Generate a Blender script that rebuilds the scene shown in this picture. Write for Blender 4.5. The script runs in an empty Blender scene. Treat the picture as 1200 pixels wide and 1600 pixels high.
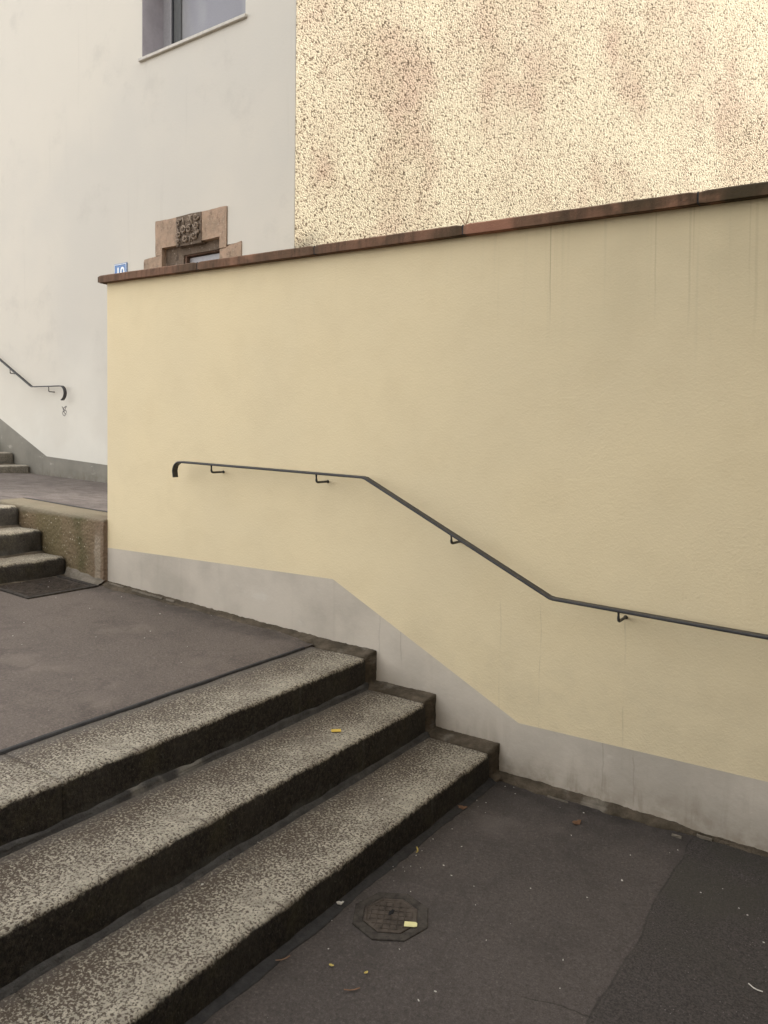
import bpy, bmesh, math, random
from mathutils import Vector, Matrix, noise as mn
from mathutils.geometry import tessellate_polygon
random.seed(7)
R = math.radians
sc = bpy.context.scene
COL = sc.collection
FW = 3.365          # front plane of the yellow wall (Y)
FF = 5.71           # front plane of the white house (Y)

# ------------------------------------------------------------------ node helper
class M:
    def __init__(s, name, world=True):
        s.m = bpy.data.materials.new(name); s.m.use_nodes = True
        s.t = s.m.node_tree; s.n = s.t.nodes; s.l = s.t.links
        s.b = s.n['Principled BSDF']
        if world:
            s.co = s.n.new('ShaderNodeNewGeometry').outputs['Position']
        else:
            s.co = s.n.new('ShaderNodeTexCoord').outputs['Object']
    def put(s, node, i, v):
        if v is None: return
        if isinstance(v, bpy.types.NodeSocket): s.l.new(v, node.inputs[i])
        else:
            if isinstance(v, tuple) and len(v) == 3 and node.inputs[i].type == 'RGBA': v = (*v, 1)
            node.inputs[i].default_value = v
    def vec(s, sx=1, sy=1, sz=1, loc=(0, 0, 0), src=None, rot=(0, 0, 0)):
        n = s.n.new('ShaderNodeMapping'); s.put(n, 0, src or s.co)
        n.inputs['Scale'].default_value = (sx, sy, sz); n.inputs['Location'].default_value = loc
        n.inputs['Rotation'].default_value = rot
        return n.outputs[0]
    def noise(s, scale, detail=4, rough=.55, v=None, dist=0):
        n = s.n.new('ShaderNodeTexNoise'); s.put(n, 'Vector', v or s.co)
        n.inputs['Scale'].default_value = scale; n.inputs['Detail'].default_value = detail
        n.inputs['Roughness'].default_value = rough; n.inputs['Distortion'].default_value = dist
        return n.outputs[0]
    def vor(s, scale, v=None, feat='F1', out=0, rnd=1):
        n = s.n.new('ShaderNodeTexVoronoi'); n.feature = feat; s.put(n, 'Vector', v or s.co)
        n.inputs['Scale'].default_value = scale; n.inputs['Randomness'].default_value = rnd
        return n.outputs[out]
    def mr(s, v, a, b, c=0., d=1., smooth=True):
        n = s.n.new('ShaderNodeMapRange'); n.interpolation_type = 'SMOOTHSTEP' if smooth else 'LINEAR'
        s.put(n, 0, v)
        for i, x in enumerate((a, b, c, d)): s.put(n, i + 1, x)
        return n.outputs[0]
    def op(s, o, a, b=None, c=None):
        n = s.n.new('ShaderNodeMath'); n.operation = o
        s.put(n, 0, a); s.put(n, 1, b); s.put(n, 2, c)
        return n.outputs[0]
    def mul(s, a, b): return s.op('MULTIPLY', a, b)
    def add(s, a, b): return s.op('ADD', a, b)
    def mix(s, f, a, b, mode='MIX'):
        n = s.n.new('ShaderNodeMix'); n.data_type = 'RGBA'; n.blend_type = mode
        s.put(n, 0, f); s.put(n, 6, a); s.put(n, 7, b)
        return n.outputs[2]
    def sep(s, v=None):
        n = s.n.new('ShaderNodeSeparateXYZ'); s.put(n, 0, v or s.co); return n.outputs
    def bump(s, h, strength=.5, dist=.01, nrm=None):
        n = s.n.new('ShaderNodeBump'); s.put(n, 'Height', h)
        n.inputs['Strength'].default_value = strength; n.inputs['Distance'].default_value = dist
        if nrm: s.put(n, 'Normal', nrm)
        return n.outputs[0]
    def done(s, col, rough=.85, nrm=None, spec=.3, metal=0):
        s.put(s.b, 'Base Color', col); s.put(s.b, 'Roughness', rough); s.put(s.b, 'Metallic', metal)
        s.put(s.b, 'Specular IOR Level', spec)
        if nrm: s.put(s.b, 'Normal', nrm)
        return s.m

# ------------------------------------------------------------------ materials
def mat_yellow():
    m = M('yellow_render'); X, Y, Z = m.sep()
    big = m.noise(.9, 3); mid = m.noise(5, 5)
    c = m.mix(m.mr(big, .35, .65), (.76, .632, .398), (.725, .607, .39))
    c = m.mix(m.mr(mid, .42, .72, 0, .18), c, (.62, .50, .30))
    # rain streaks under the coping, strongest to the right
    st = m.noise(1, 3, .6, m.vec(26, 26, .55)); st2 = m.noise(1, 2, .5, m.vec(60, 60, 1.1))
    s1 = m.mr(m.add(m.mul(st, .6), m.mul(st2, .4)), .52, .7)
    top = m.mul(m.mr(Z, .1, 1.0), m.mr(X, -2.6, -.5, .15, 1))
    c = m.mix(m.mul(m.mul(s1, top), .3), c, (.42, .37, .25))
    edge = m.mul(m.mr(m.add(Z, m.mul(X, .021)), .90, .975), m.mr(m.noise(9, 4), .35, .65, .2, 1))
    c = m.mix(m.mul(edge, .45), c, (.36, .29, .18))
    top_right = m.mul(m.mr(X, -2.2, -.4), m.mul(m.mr(m.add(Z, m.mul(m.noise(1.4, 4), .8)), .3, 1.5), m.mr(m.noise(3, 4), .3, .6, .6, 1)))  # broad, uneven darker tone towards the upper right
    c = m.mix(m.mul(top_right, .65), c, (.50, .43, .28))
    # a few distinct hair-thin run marks
    wob = m.mul(m.op('SUBTRACT', m.noise(2.5, 2, .5, m.vec(.01, .01, 1)), .5), .03)
    Xw = m.add(X, wob)
    for x0, w, zb, k in ((-1.418, .0035, .42, 0.56), (-.94, .004, .42, 0.28), (-.80, .006, .35, 0.18), (-.785, .004, .6, 0.25),
                         (-.57, .004, .5, 0.2), (-.545, .008, .3, .16), (-.50, .005, .45, .4), (-1.70, .003, .86, .7),
                         (-1.03, .005, -1.25, .33), (-1.43, .003, -1.1, .28), (-1.64, .004, -1.2, .2)):
        d = m.op('ABSOLUTE', m.op('SUBTRACT', Xw, x0))
        f = m.mr(d, w * .3, w, 1, 0)
        if zb < -1: f = m.mul(f, m.mul(m.mr(Z, -.8, -.86, 0, 1), m.mr(m.noise(7, 3), .35, .6)))
        else: f = m.mul(f, m.mr(Z, zb, zb + .35, 0, 1))
        c = m.mix(m.mul(f, k), c, (.34, .27, .17))
    # small scuffs low on the wall, near the rail
    sp = m.mul(m.mr(m.vor(2.1, m.vec(1, .1, .8)), .008, .02, 1, 0), .4)
    c = m.mix(sp, c, (.25, .2, .13))
    low = m.mul(m.mr(Z, -.7, -1.35, 0, .3), m.mr(m.noise(6, 5), .4, .7))
    c = m.mix(low, c, (.55, .46, .30))
    h = m.add(m.mul(m.noise(3.2, 3), .5), m.add(m.mul(m.noise(26, 4), .22), m.mul(m.noise(90, 4, .65), .4)))
    return m.done(c, .8, m.bump(h, .3, .02), .25)

def mat_plinth(name, base, dirt, zlow):
    m = M(name); X, Y, Z = m.sep()
    c = m.mix(m.mr(m.noise(2.3, 5), .35, .68), base, tuple(k * .78 for k in base))
    # dirt splashed up from the ground line
    f = m.mul(m.mr(m.add(Z, m.mul(m.noise(8, 5), .16)), zlow, zlow + .32, 1, 0), m.mr(m.noise(11, 6, .65), .36, .62, .2, 1))
    c = m.mix(m.mul(f, .8), c, dirt)
    sm = m.mul(m.mr(m.noise(1, 4, .6, m.vec(14, 14, 3)), .52, .68), m.mr(m.add(Z, m.mul(m.noise(4, 3), .2)), zlow + .05, zlow + .5, 1, 0))
    c = m.mix(m.mul(sm, .4), c, dirt)
    st = m.mr(m.noise(1, 3, .6, m.vec(20, 20, 1.2)), .55, .75)
    c = m.mix(m.mul(st, .08), c, dirt)
    if zlow < -1.2:
        Xw = m.add(X, m.mul(m.op('SUBTRACT', m.noise(6, 3), .5), .05))
        for x0, a_, b_ in ((-2.36, -1.19, -1.03), (-2.22, -1.2, -1.0), (-1.12, -1.6, -1.42), (-.98, -1.62, -1.45)):
            f = m.mr(m.op('ABSOLUTE', m.op('SUBTRACT', Xw, x0)), .0015, .005, 1, 0)
            f = m.mul(f, m.mul(m.mr(Z, a_ - .05, a_), m.mr(Z, b_ + .05, b_)))
            c = m.mix(m.mul(f, .2), c, (.16, .12, .09))
    wp = m.mul(m.mr(m.noise(6, 3, .6, m.vec(1, 1, 2.2)), .62, .75), .35)
    c = m.mix(wp, c, (.62, .58, .5))
    h = m.add(m.noise(5, 4), m.mul(m.noise(70, 4), .25))
    return m.done(c, .85, m.bump(h, .3, .015), .25)

def mat_white():
    m = M('white_render'); X, Y, Z = m.sep()
    c = m.mix(m.mr(m.noise(.6, 4), .35, .7), (.56, .515, .435), (.515, .48, .415))
    c = m.mix(m.mul(m.mr(m.noise(1.3, 6, .7), .56, .75), .35), c, (.40, .37, .32))
    st = m.mr(m.noise(1, 3, .6, m.vec(9, 9, .5)), .6, .8)
    c = m.mix(m.mul(st, .16), c, (.35, .32, .27))
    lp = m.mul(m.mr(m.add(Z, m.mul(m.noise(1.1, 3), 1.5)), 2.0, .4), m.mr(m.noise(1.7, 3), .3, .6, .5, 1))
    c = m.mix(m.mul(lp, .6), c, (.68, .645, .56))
    h = m.add(m.noise(2, 3), m.add(m.mul(m.noise(35, 4), .3), m.mul(m.noise(150, 3), .2)))
    return m.done(c, .85, m.bump(h, .25, .015), .2)

def mat_pebble():
    m = M('pebbledash'); 
    v = m.vec(1, 1, 1)
    d1 = m.vor(58, v); d2 = m.noise(46, 5, .74); d3 = m.noise(110, 3, .7)
    big = m.noise(.8, 5, .6, m.vec(1.5, 1.5, .95))
    h = m.add(m.mul(d2, 1.0), m.add(m.mul(m.op('SUBTRACT', 1, d1), .45), m.mul(d3, .55)))
    tone = m.mix(m.mr(m.noise(1.5, 4), .4, .62), (.395, .33, .235), (.37, .285, .21))
    light = m.mix(m.mr(big, .4, .65), (.43, .38, .275), tone)
    light = m.mix(m.mr(m.noise(27, 4, .7), .5, .68, 0, .6), light, (.215, .155, .11))
    # pits between the stones are coloured darker
    pit = m.mr(h, m.mr(big, .3, .7, .80, .85), m.mr(big, .3, .7, .95, 1.01), 1, 0)
    dark = m.mix(m.mr(m.noise(9, 3), .4, .6), (.075, .045, .026), (.055, .037, .022))
    c = m.mix(m.mul(pit, .93), light, dark)
    return m.done(c, .9, m.bump(h, .5, .022), .15)

def mat_asphalt(name, a, b, dark, specks=.5, patch=False):
    m = M(name); X, Y, Z = m.sep()
    big = m.noise(1.1, 5, .6); mid = m.noise(4.5, 6, .65); fine = m.noise(190, 3, .7)
    c = m.mix(m.mr(big, .36, .64), a, b)
    c = m.mix(m.mul(m.mr(mid, .48, .72), .55), c, dark)
    gr = m.noise(85, 5, .8)
    c = m.mix(m.mr(fine, .35, .65, .0, .6), c, tuple(k * .5 for k in a))
    c = m.mix(m.mr(gr, .52, .66, 0, .5), c, tuple(k * 1.55 for k in a))
    c = m.mix(m.mr(gr, .48, .36, 0, .55), c, tuple(k * .35 for k in a))
    c = m.mix(m.mul(m.mr(m.noise(2.2, 4), .58, .75), .35), c, tuple(k * 1.5 for k in a))
    c = m.mix(m.mul(m.mr(m.noise(3.1, 7, .75, None, .6), .55, .63), .4), c, dark)
    c = m.mix(m.mul(m.mr(m.noise(28, 5, .7), .58, .72), .35), c, dark)
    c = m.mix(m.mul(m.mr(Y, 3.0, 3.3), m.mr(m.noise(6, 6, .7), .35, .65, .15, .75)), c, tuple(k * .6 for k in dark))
    if not patch:
        dn = m.mul(m.op('SUBTRACT', m.noise(2.2, 5, .7), .5), .5)
        l3 = m.add(m.add(Y, m.mul(X, -.35)), m.add(-4.02, dn))
        ck = m.mul(m.mr(m.op('ABSOLUTE', l3), .001, .005, 1, 0), m.mr(m.noise(3.3, 4), .46, .56))
        c = m.mix(m.mul(ck, .6), c, tuple(k * .4 for k in dark))
    ring = m.mr(m.op('ABSOLUTE', m.op('SUBTRACT', m.noise(1.6, 2, .5), .56)), .002, .010, 1, 0)
    c = m.mix(m.mul(ring, .28), c, dark)
    if patch:
        # an older, coarser, darker reinstatement to the right of a worn seam
        wob = m.add(m.mul(m.op('SUBTRACT', m.noise(3, 2), .5), .05), m.mul(m.op('SUBTRACT', m.noise(60, 3), .5), .010))
        line = m.add(m.add(X, .712), wob)
        old = m.mr(line, -.015, .015)
        oc = m.mix(m.mr(m.noise(150, 3, .7), .3, .7), (.024, .020, .017), (.090, .076, .067))
        oc = m.mix(m.mul(m.mr(m.vor(75), .10, .17, 1, 0), m.mr(m.noise(14, 3), .48, .6)), oc, (.25, .22, .2))
        oc = m.mix(m.mul(m.mr(m.noise(2.1, 4), .45, .6), m.mr(Y, 2.3, 2.9, 0, .55)), oc, (.052, .048, .034))
        c = m.mix(m.mul(old, .82), c, oc)
        seam = m.mul(m.mr(m.op('ABSOLUTE', line), .001, .006, 1, 0), m.mr(m.noise(5, 3), .35, .65, .15, .6))
        c = m.mix(seam, c, (.02, .017, .015))
        # fine crack branching from the seam
        l2 = m.add(m.add(Y, m.mul(X, -.22)), m.add(-2.272, m.mul(m.op('SUBTRACT', m.noise(12, 4), .5), .05)))
        c2 = m.mul(m.mr(m.op('ABSOLUTE', l2), .001, .004, 1, 0), m.mul(m.mr(X, -.93, -.88), m.mr(X, -.70, -.72)))
        c = m.mix(m.mul(c2, .55), c, (.015, .012, .01))
    g = m.vor(120); gc = m.mr(g, .07, .13, 1, 0)
    gsel = m.mr(m.noise(17, 3), .52, .62)
    c = m.mix(m.mul(m.mul(gc, gsel), specks), c, (.42, .39, .36))
    g2 = m.mul(m.mr(m.vor(38), .03, .055, 1, 0), m.mr(m.noise(6, 3), .5, .6))
    c = m.mix(m.mul(g2, specks), c, (.5, .46, .42))
    h = m.add(m.mul(fine, .4), m.add(m.mul(m.noise(60, 4, .7), .6), m.mul(mid, .8)))
    return m.done(c, .85, m.bump(m.add(h, gr), .9, .010), .3)

def mat_granite(name, light=(.50, .47, .40), darkc=(.145, .115, .088), grime=1., moss=.2):
    # object space: x = 0 at the nosing and negative towards the back, z = 0 on the tread
    m = M(name, world=False); X, Y, Z = m.sep()
    n1 = m.noise(100, 3, .62); n2 = m.noise(210, 2, .6); n3 = m.vor(110)
    g = m.add(m.mul(n1, .62), m.add(m.mul(n2, .3), m.mul(n3, .12)))
    wear = m.noise(3.2, 4)
    lo = m.add(m.mr(X, -.36, -.03, .535, .46), m.mul(m.op('SUBTRACT', wear, .5), .16))
    f = m.mr(g, m.add(lo, .0), m.add(lo, .08))
    lc = m.mix(m.mr(m.noise(24, 4), .35, .65), light, tuple(k * .72 for k in light))
    c = m.mix(f, darkc, lc)
    blot = m.mul(m.mr(m.noise(2.6, 6, .65), .5, .7), .5)
    c = m.mix(blot, c, (.13, .105, .082))
    # dirt packed along the back of the tread and against the wall
    bk = m.mul(m.mr(m.add(X, m.mul(m.noise(14, 4), .06)), -.34, -.25, 1, 0), .75)
    c = m.mix(bk, c, (.12, .105, .09))
    # vertical face: black crust, ragged upper limit just below the nosing
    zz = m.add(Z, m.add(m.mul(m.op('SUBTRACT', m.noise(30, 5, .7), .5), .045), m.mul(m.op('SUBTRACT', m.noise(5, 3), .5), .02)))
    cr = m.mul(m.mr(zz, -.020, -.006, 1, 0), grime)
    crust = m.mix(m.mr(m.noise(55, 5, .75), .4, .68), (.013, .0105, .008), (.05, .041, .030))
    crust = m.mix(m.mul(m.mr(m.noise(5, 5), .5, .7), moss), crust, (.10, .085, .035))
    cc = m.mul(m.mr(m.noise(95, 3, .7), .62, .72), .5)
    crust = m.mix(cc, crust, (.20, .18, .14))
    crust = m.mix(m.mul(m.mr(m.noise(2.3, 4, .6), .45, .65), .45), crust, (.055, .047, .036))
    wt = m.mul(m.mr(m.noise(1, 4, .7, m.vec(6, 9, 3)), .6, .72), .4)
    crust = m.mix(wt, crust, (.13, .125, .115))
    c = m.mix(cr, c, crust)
    lowb = m.mul(m.mr(m.add(Z, m.mul(m.op('SUBTRACT', m.noise(9, 5, .7), .5), .07)), -.145, -.115, 1, 0), m.mr(m.noise(4, 4), .42, .6))
    c = m.mix(m.mul(lowb, .55), c, (.085, .082, .073))
    h = m.add(m.mul(n1, .7), m.add(m.mul(n2, .5), m.noise(12, 4)))
    return m.done(c, .82, m.bump(h, .7, .010), .3)

def mat_mortar(name, a, b, pale=.3):
    m = M(name)
    c = m.mix(m.mr(m.noise(9, 6, .7), .35, .65), a, b)
    c = m.mix(m.mul(m.mr(m.noise(45, 4, .7), .52, .7), .5), c, tuple(k * .4 for k in a))
    c = m.mix(m.mul(m.mr(m.noise(4, 5), .56, .66), pale), c, (.42, .38, .31))
    lay = m.mul(m.mr(m.noise(1, 3, .6, m.vec(3, 3, 90)), .5, .66), .4)
    c = m.mix(lay, c, tuple(k * .45 for k in a))
    h = m.add(m.noise(30, 5, .7), m.mul(m.noise(140, 3), .4))
    return m.done(c, .9, m.bump(h, .9, .014), .2)

def mat_coping():
    m = M('weathered_sandstone_coping'); X, Y, Z = m.sep()
    c = m.mix(m.mr(m.noise(3, 5, .6), .35, .65), (.205, .108, .065), (.14, .08, .048))
    st = m.mr(m.noise(1, 4, .7, m.vec(22, 6, 3.5)), .42, .7)
    c = m.mix(m.mul(st, .65), c, (.062, .036, .022))
    c = m.mix(m.mul(m.mr(m.noise(1.5, 4), .44, .6), m.mr(X, -3, -1.3, .35, .9)), c, (.052, .04, .02))
    c = m.mix(m.mul(m.mr(m.noise(3, 4, .6, m.vec(1, 1, 1, (3, 7, 1))), .55, .65), .5), c, (.33, .17, .10))
    pt = m.mr(m.op('ABSOLUTE', m.op('SUBTRACT', X, -1.72)), .10, .16, 1, 0)
    c = m.mix(m.mul(pt, .7), c, (.34, .16, .10))
    h = m.add(m.noise(25, 5, .7), m.mul(m.noise(110, 3), .5))
    return m.done(c, .85, m.bump(h, .5, .008), .25)

def mat_sandstone(name, a, b, dk):
    m = M(name)
    c = m.mix(m.mr(m.noise(7, 5, .65), .35, .65), a, b)
    c = m.mix(m.mul(m.mr(m.noise(1, 5, .7, m.vec(16, 16, 9)), .52, .7), .7), c, dk)
    c = m.mix(m.mul(m.mr(m.noise(40, 3), .6, .72), .5), c, (.5, .42, .34))
    h = m.add(m.noise(22, 5, .75), m.mul(m.noise(80, 3), .5))
    return m.done(c, .9, m.bump(h, .8, .015), .2)

def mat_conc():
    m = M('mossy_exposed_concrete'); X, Y, Z = m.sep()
    c = m.mix(m.mr(m.noise(3, 5), .38, .62), (.20, .145, .085), (.16, .125, .065))
    c = m.mix(m.mul(m.mr(m.add(m.mul(m.noise(3, 5), .5), X), -4.85, -4.5), .8), c, (.215, .145, .10))
    c = m.mix(m.mul(m.mr(m.noise(2.2, 5), .5, .66), m.mr(X, -4.95, -5.1)), c, (.085, .078, .032))
    c = m.mix(m.mul(m.mr(m.noise(48, 4), .55, .7), .6), c, (.07, .055, .03))
    ag = m.mul(m.mr(m.vor(34), .14, .22, 1, 0), m.mr(m.noise(9, 3), .45, .55))
    ag = m.mul(ag, m.mr(X, -4.9, -5.05))
    c = m.mix(m.mul(ag, .85), c, (.50, .44, .32))
    ps = m.mul(m.mr(m.op('ABSOLUTE', m.add(m.add(X, 4.865), m.mul(m.op('SUBTRACT', m.noise(6, 3), .5), .05))), .02, .045, 1, 0), m.mr(Z, -.72, -.85))
    c = m.mix(m.mul(ps, .6), c, (.36, .30, .22))
    c = m.mix(m.mul(m.mr(m.add(Z, m.mul(m.noise(16, 4), .03)), -.675, -.645), .75), c, (.215, .18, .125))
    h = m.add(m.noise(26, 5, .75), m.mul(m.op('SUBTRACT', 1, m.vor(42)), .6))
    return m.done(c, .9, m.bump(h, .8, .012), .2)

def mat_plain(name, col, rough=.5, metal=0, var=.2, sc_=30, bumpk=.15, spec=.4):
    m = M(name, world=False)
    c = m.mix(m.mr(m.noise(sc_, 5, .65), .35, .68), col, tuple(k * (1 - var) for k in col))
    return m.done(c, rough, m.bump(m.noise(sc_ * 3, 4), bumpk, .004), spec, metal)

def mat_rail():
    m = M('dark_painted_iron')
    c = m.mix(m.mr(m.noise(14, 5, .65), .4, .7), (.026, .025, .025), (.045, .042, .040))
    c = m.mix(m.mul(m.mr(m.noise(60, 4), .62, .72), .6), c, (.12, .085, .06))
    return m.done(c, .48, m.bump(m.noise(70, 4), .25, .003), .45)

def mat_glass():
    m = M('frosted_glass'); 
    X, Y, Z = m.sep()
    c = m.mix(m.mr(m.noise(1, 3, .5, m.vec(2.0, 1, .5, (.6, 0, 0))), .45, .66), (.17, .16, .172), (.25, .24, .235))  # paler patches paint soft highlights into the glass colour
    h = m.noise(45, 2, .5)
    return m.done(c, .22, m.bump(h, .25, .01), .5)

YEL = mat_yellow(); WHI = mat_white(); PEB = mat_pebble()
PLG = mat_plinth('grey_painted_plinth', (.56, .495, .405), (.20, .155, .10), -1.72)
PLH = mat_plinth('grey_cement_plinth', (.235, .215, .175), (.11, .09, .06), -.72)
ASL = mat_asphalt('lower_asphalt', (.116, .096, .083), (.090, .075, .065), (.056, .047, .040), .55, True)
ASU = mat_asphalt('landing_asphalt', (.200, .162, .134), (.160, .130, .108), (.095, .076, .062), .32)
AST = mat_asphalt('terrace_asphalt', (.25, .205, .175), (.19, .158, .135), (.13, .105, .088), .15)
TAR = mat_plain('tar_joint', (.03, .027, .025), .75, 0, .5, 40, .6)
GRA = mat_granite('worn_granite', (.385, .345, .265), (.080, .060, .043))
GRB = mat_granite('mossy_granite', (.40, .35, .26), (.16, .13, .09), .95, .35)
GRC = mat_granite('pale_old_granite', (.42, .37, .29), (.20, .17, .125), .55, .5)
MOR = mat_mortar('brown_mortar', (.125, .098, .068), (.062, .049, .032), .28)
MOG = mat_mortar('grey_mortar', (.085, .08, .073), (.05, .046, .042), .3)
MOP = mat_mortar('pale_mortar', (.235, .20, .155), (.16, .135, .10), .35)
COP = mat_coping()
SST = mat_sandstone('red_sandstone', (.40, .275, .19), (.29, .21, .145), (.15, .105, .075))
SSD = mat_sandstone('grey_carved_sandstone', (.17, .125, .09), (.12, .088, .062), (.06, .042, .03))
SSI = mat_sandstone('dark_inner_sandstone', (.17, .10, .07), (.12, .075, .05), (.06, .04, .028))
CON = mat_conc(); RAIL = mat_rail(); GLS = mat_glass()
ALU = mat_plain('grey_window_frame', (.30, .285, .285), .4, 0, .12)
SAS = mat_plain('dark_sash', (.10, .10, .095), .4, 0, .15)
CAR = mat_sandstone('carved_relief_sandstone', (.30, .235, .175), (.22, .165, .12), (.12, .085, .06))  # lighter than the keystone ground: relief shading put into the colour
ALD = mat_plain('dark_gap_fill', (.03, .03, .035), .5)  # near-black: shade of gaps and openings put in as colour
REV = mat_plain('reveal_render', (.33, .30, .31), .8, 0, .15, 5)
SIL = mat_plain('stone_sill', (.50, .46, .39), .6, 0, .2, 20)
BLU = mat_plain('blue_enamel', (.035, .12, .30), .25, 0, .1)
WHE = mat_plain('white_enamel', (.72, .74, .74), .3, 0, .1)
IRN = mat_plain('cast_iron', (.068, .058, .048), .9, .0, .5, 35, .7, .15)
IRD = mat_plain('cast_iron_rusty', (.088, .070, .055), .85, .0, .5, 25, .8, .15)
BLK = mat_plain('black_gap', (.004, .004, .004), .9)
PAP = mat_plain('yellow_paper', (.68, .62, .30), .7, 0, .1)
PA2 = mat_plain('mustard_card', (.62, .42, .07), .7, 0, .1)
CRM = mat_plain('pale_crumb', (.62, .58, .50), .8, 0, .3)
LEA = mat_plain('dry_leaf', (.20, .105, .055), .8, 0, .4)
LEY = mat_plain('yellow_leaf', (.50, .38, .10), .8, 0, .3)
TWG = mat_plain('dry_twig', (.30, .17, .10), .9, 0, .3)
INK = mat_plain('black_marker_ink', (.03, .025, .04), .7)
OPP = mat_plain('plain_facade_render', (.55, .48, .38), .9, 0, .1, 1)
DRK = mat_plain('dark_facade_render', (.16, .14, .115), .9, 0, .1, 1)

# ------------------------------------------------------------------ object helpers
def meta(o, label=None, cat=None, group=None, kind=None):
    if label: o['label'] = label
    if cat: o['category'] = cat
    if group: o['group'] = group
    if kind: o['kind'] = kind
    return o
def empty(name, loc, label, cat, group=None):
    o = bpy.data.objects.new(name, None); COL.objects.link(o); o.location = loc; o.empty_display_size = .1
    return meta(o, label, cat, group)
def link(name, bm, mats, parent=None, loc=None, smooth=False):
    """bm holds world coordinates; they are stored relative to the parent's base (or loc)"""
    base = Vector((0, 0, 0))
    p = parent
    while p is not None: base += p.location; p = p.parent
    off = Vector((0, 0, 0))
    if loc is not None: off = Vector(loc) - base
    bmesh.ops.translate(bm, verts=bm.verts, vec=-(base + off))
    bmesh.ops.recalc_face_normals(bm, faces=bm.faces)
    me = bpy.data.meshes.new(name); bm.to_mesh(me); bm.free()
    for mt in (mats if isinstance(mats, (list, tuple)) else [mats]): me.materials.append(mt)
    if smooth:
        for f in me.polygons: f.use_smooth = True
    o = bpy.data.objects.new(name, me); COL.objects.link(o)
    if parent: o.parent = parent
    o.location = off
    return o
def box(bm, x0, x1, y0, y1, z0, z1, mi=0, bev=0):
    vs = [bm.verts.new((x, y, z)) for x in (x0, x1) for y in (y0, y1) for z in (z0, z1)]
    fs = []
    for a in ((0, 1, 3, 2), (4, 6, 7, 5), (0, 4, 5, 1), (2, 3, 7, 6), (0, 2, 6, 4), (1, 5, 7, 3)):
        f = bm.faces.new([vs[i] for i in a]); f.material_index = mi; fs.append(f)
    if bev:
        es = list({e for f in fs for e in f.edges})
        bmesh.ops.bevel(bm, geom=es, offset=bev, segments=2, affect='EDGES')
def prism_xz(outer, holes, y0, y1):
    bm = bmesh.new()
    loops = [[Vector((x, 0, z)) for x, z in l] for l in [outer] + holes]
    tris = tessellate_polygon(loops)
    flat = [p for l in loops for p in l]
    f = [bm.verts.new((p.x, y0, p.z)) for p in flat]; b = [bm.verts.new((p.x, y1, p.z)) for p in flat]
    for t in tris:
        bm.faces.new([f[i] for i in t]); bm.faces.new([b[i] for i in reversed(t)])
    k = 0
    for l in loops:
        n = len(l)
        for i in range(n):
            a, c = k + i, k + (i + 1) % n
            bm.faces.new([f[a], f[c], b[c], b[a]])
        k += n
    return bm
def prism_xy(poly, z0, z1):
    bm = bmesh.new()
    a = [bm.verts.new((x, y, z0)) for x, y in poly]; b = [bm.verts.new((x, y, z1)) for x, y in poly]
    bm.faces.new(a); bm.faces.new(b); n = len(poly)
    for i in range(n): bm.faces.new([a[i], a[(i + 1) % n], b[(i + 1) % n], b[i]])
    return bm
def tube(bm, pts, r, seg=8, closed_ends=True):
    pts = [Vector(p) for p in pts]; rings = []
    up = Vector((0, 0, 1))
    for i, p in enumerate(pts):
        t = (pts[min(i + 1, len(pts) - 1)] - pts[max(i - 1, 0)]).normalized()
        a = t.cross(up)
        if a.length < .05: a = t.cross(Vector((1, 0, 0)))
        a.normalize(); b = t.cross(a).normalized()
        rr = r[i] if isinstance(r, (list, tuple)) else r
        rings.append([bm.verts.new(p + a * math.cos(2 * math.pi * k / seg) * rr + b * math.sin(2 * math.pi * k / seg) * rr) for k in range(seg)])
    for i in range(len(rings) - 1):
        for k in range(seg):
            bm.faces.new([rings[i][k], rings[i][(k + 1) % seg], rings[i + 1][(k + 1) % seg], rings[i + 1][k]])
    if closed_ends:
        bm.faces.new(rings[0]); bm.faces.new(rings[-1])
def flatbar(bm, pts, w, th, yc):
    """flat bar following pts (x,z), width w along Y, thickness th in the XZ plane, rounded edges"""
    prof = []
    ch = th * .3
    for (a, b) in ((-w/2 + ch, -th/2), (w/2 - ch, -th/2), (w/2, -th/2 + ch), (w/2, th/2 - ch), (w/2 - ch, th/2), (-w/2 + ch, th/2), (-w/2, th/2 - ch), (-w/2, -th/2 + ch)):
        prof.append((a, b))
    rings = []
    for i, (x, z) in enumerate(pts):
        p0 = Vector(pts[max(i - 1, 0)]); p1 = Vector(pts[i]); p2 = Vector(pts[min(i + 1, len(pts) - 1)])
        t1 = (p1 - p0); t2 = (p2 - p1)
        t = (t1.normalized() if t1.length else t2.normalized()) + (t2.normalized() if t2.length else t1.normalized())
        t.normalize(); n = Vector((-t.y, t.x))
        k = 1.0
        if t1.length and t2.length: k = 1 / max(.5, t.dot(t1.normalized()))
        rings.append([bm.verts.new((x + n.x * b * k, yc + a, z + n.y * b * k)) for a, b in prof])
    m = len(prof)
    for i in range(len(rings) - 1):
        for k in range(m): bm.faces.new([rings[i][k], rings[i][(k + 1) % m], rings[i + 1][(k + 1) % m], rings[i + 1][k]])
    bm.faces.new(rings[0]); bm.faces.new(rings[-1])
def nz(p, s, seed=0):
    return mn.noise(Vector(p) * s + Vector((seed * 7.3, seed * 3.1, seed)))

# ------------------------------------------------------------------ levels
G = -1.69
T = [-1.225, -1.388, -1.556]           # tread tops, upper to lower
XF = [-2.395, -2.012, -1.645]          # riser faces
def land_z(x, y=0): return -1.222 - .036 * (x + 2.4) - .011 * max(0, min(1, (x + 2.86) / .08)) + .004 * mn.noise(Vector((x * 1.3, y * 1.3, 0)))
def terr_z(x, y): return -.662 - .03 * (x + 4.79) - .048 * (y - 3.34) + .004 * mn.noise(Vector((x, y, 3)))

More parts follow.
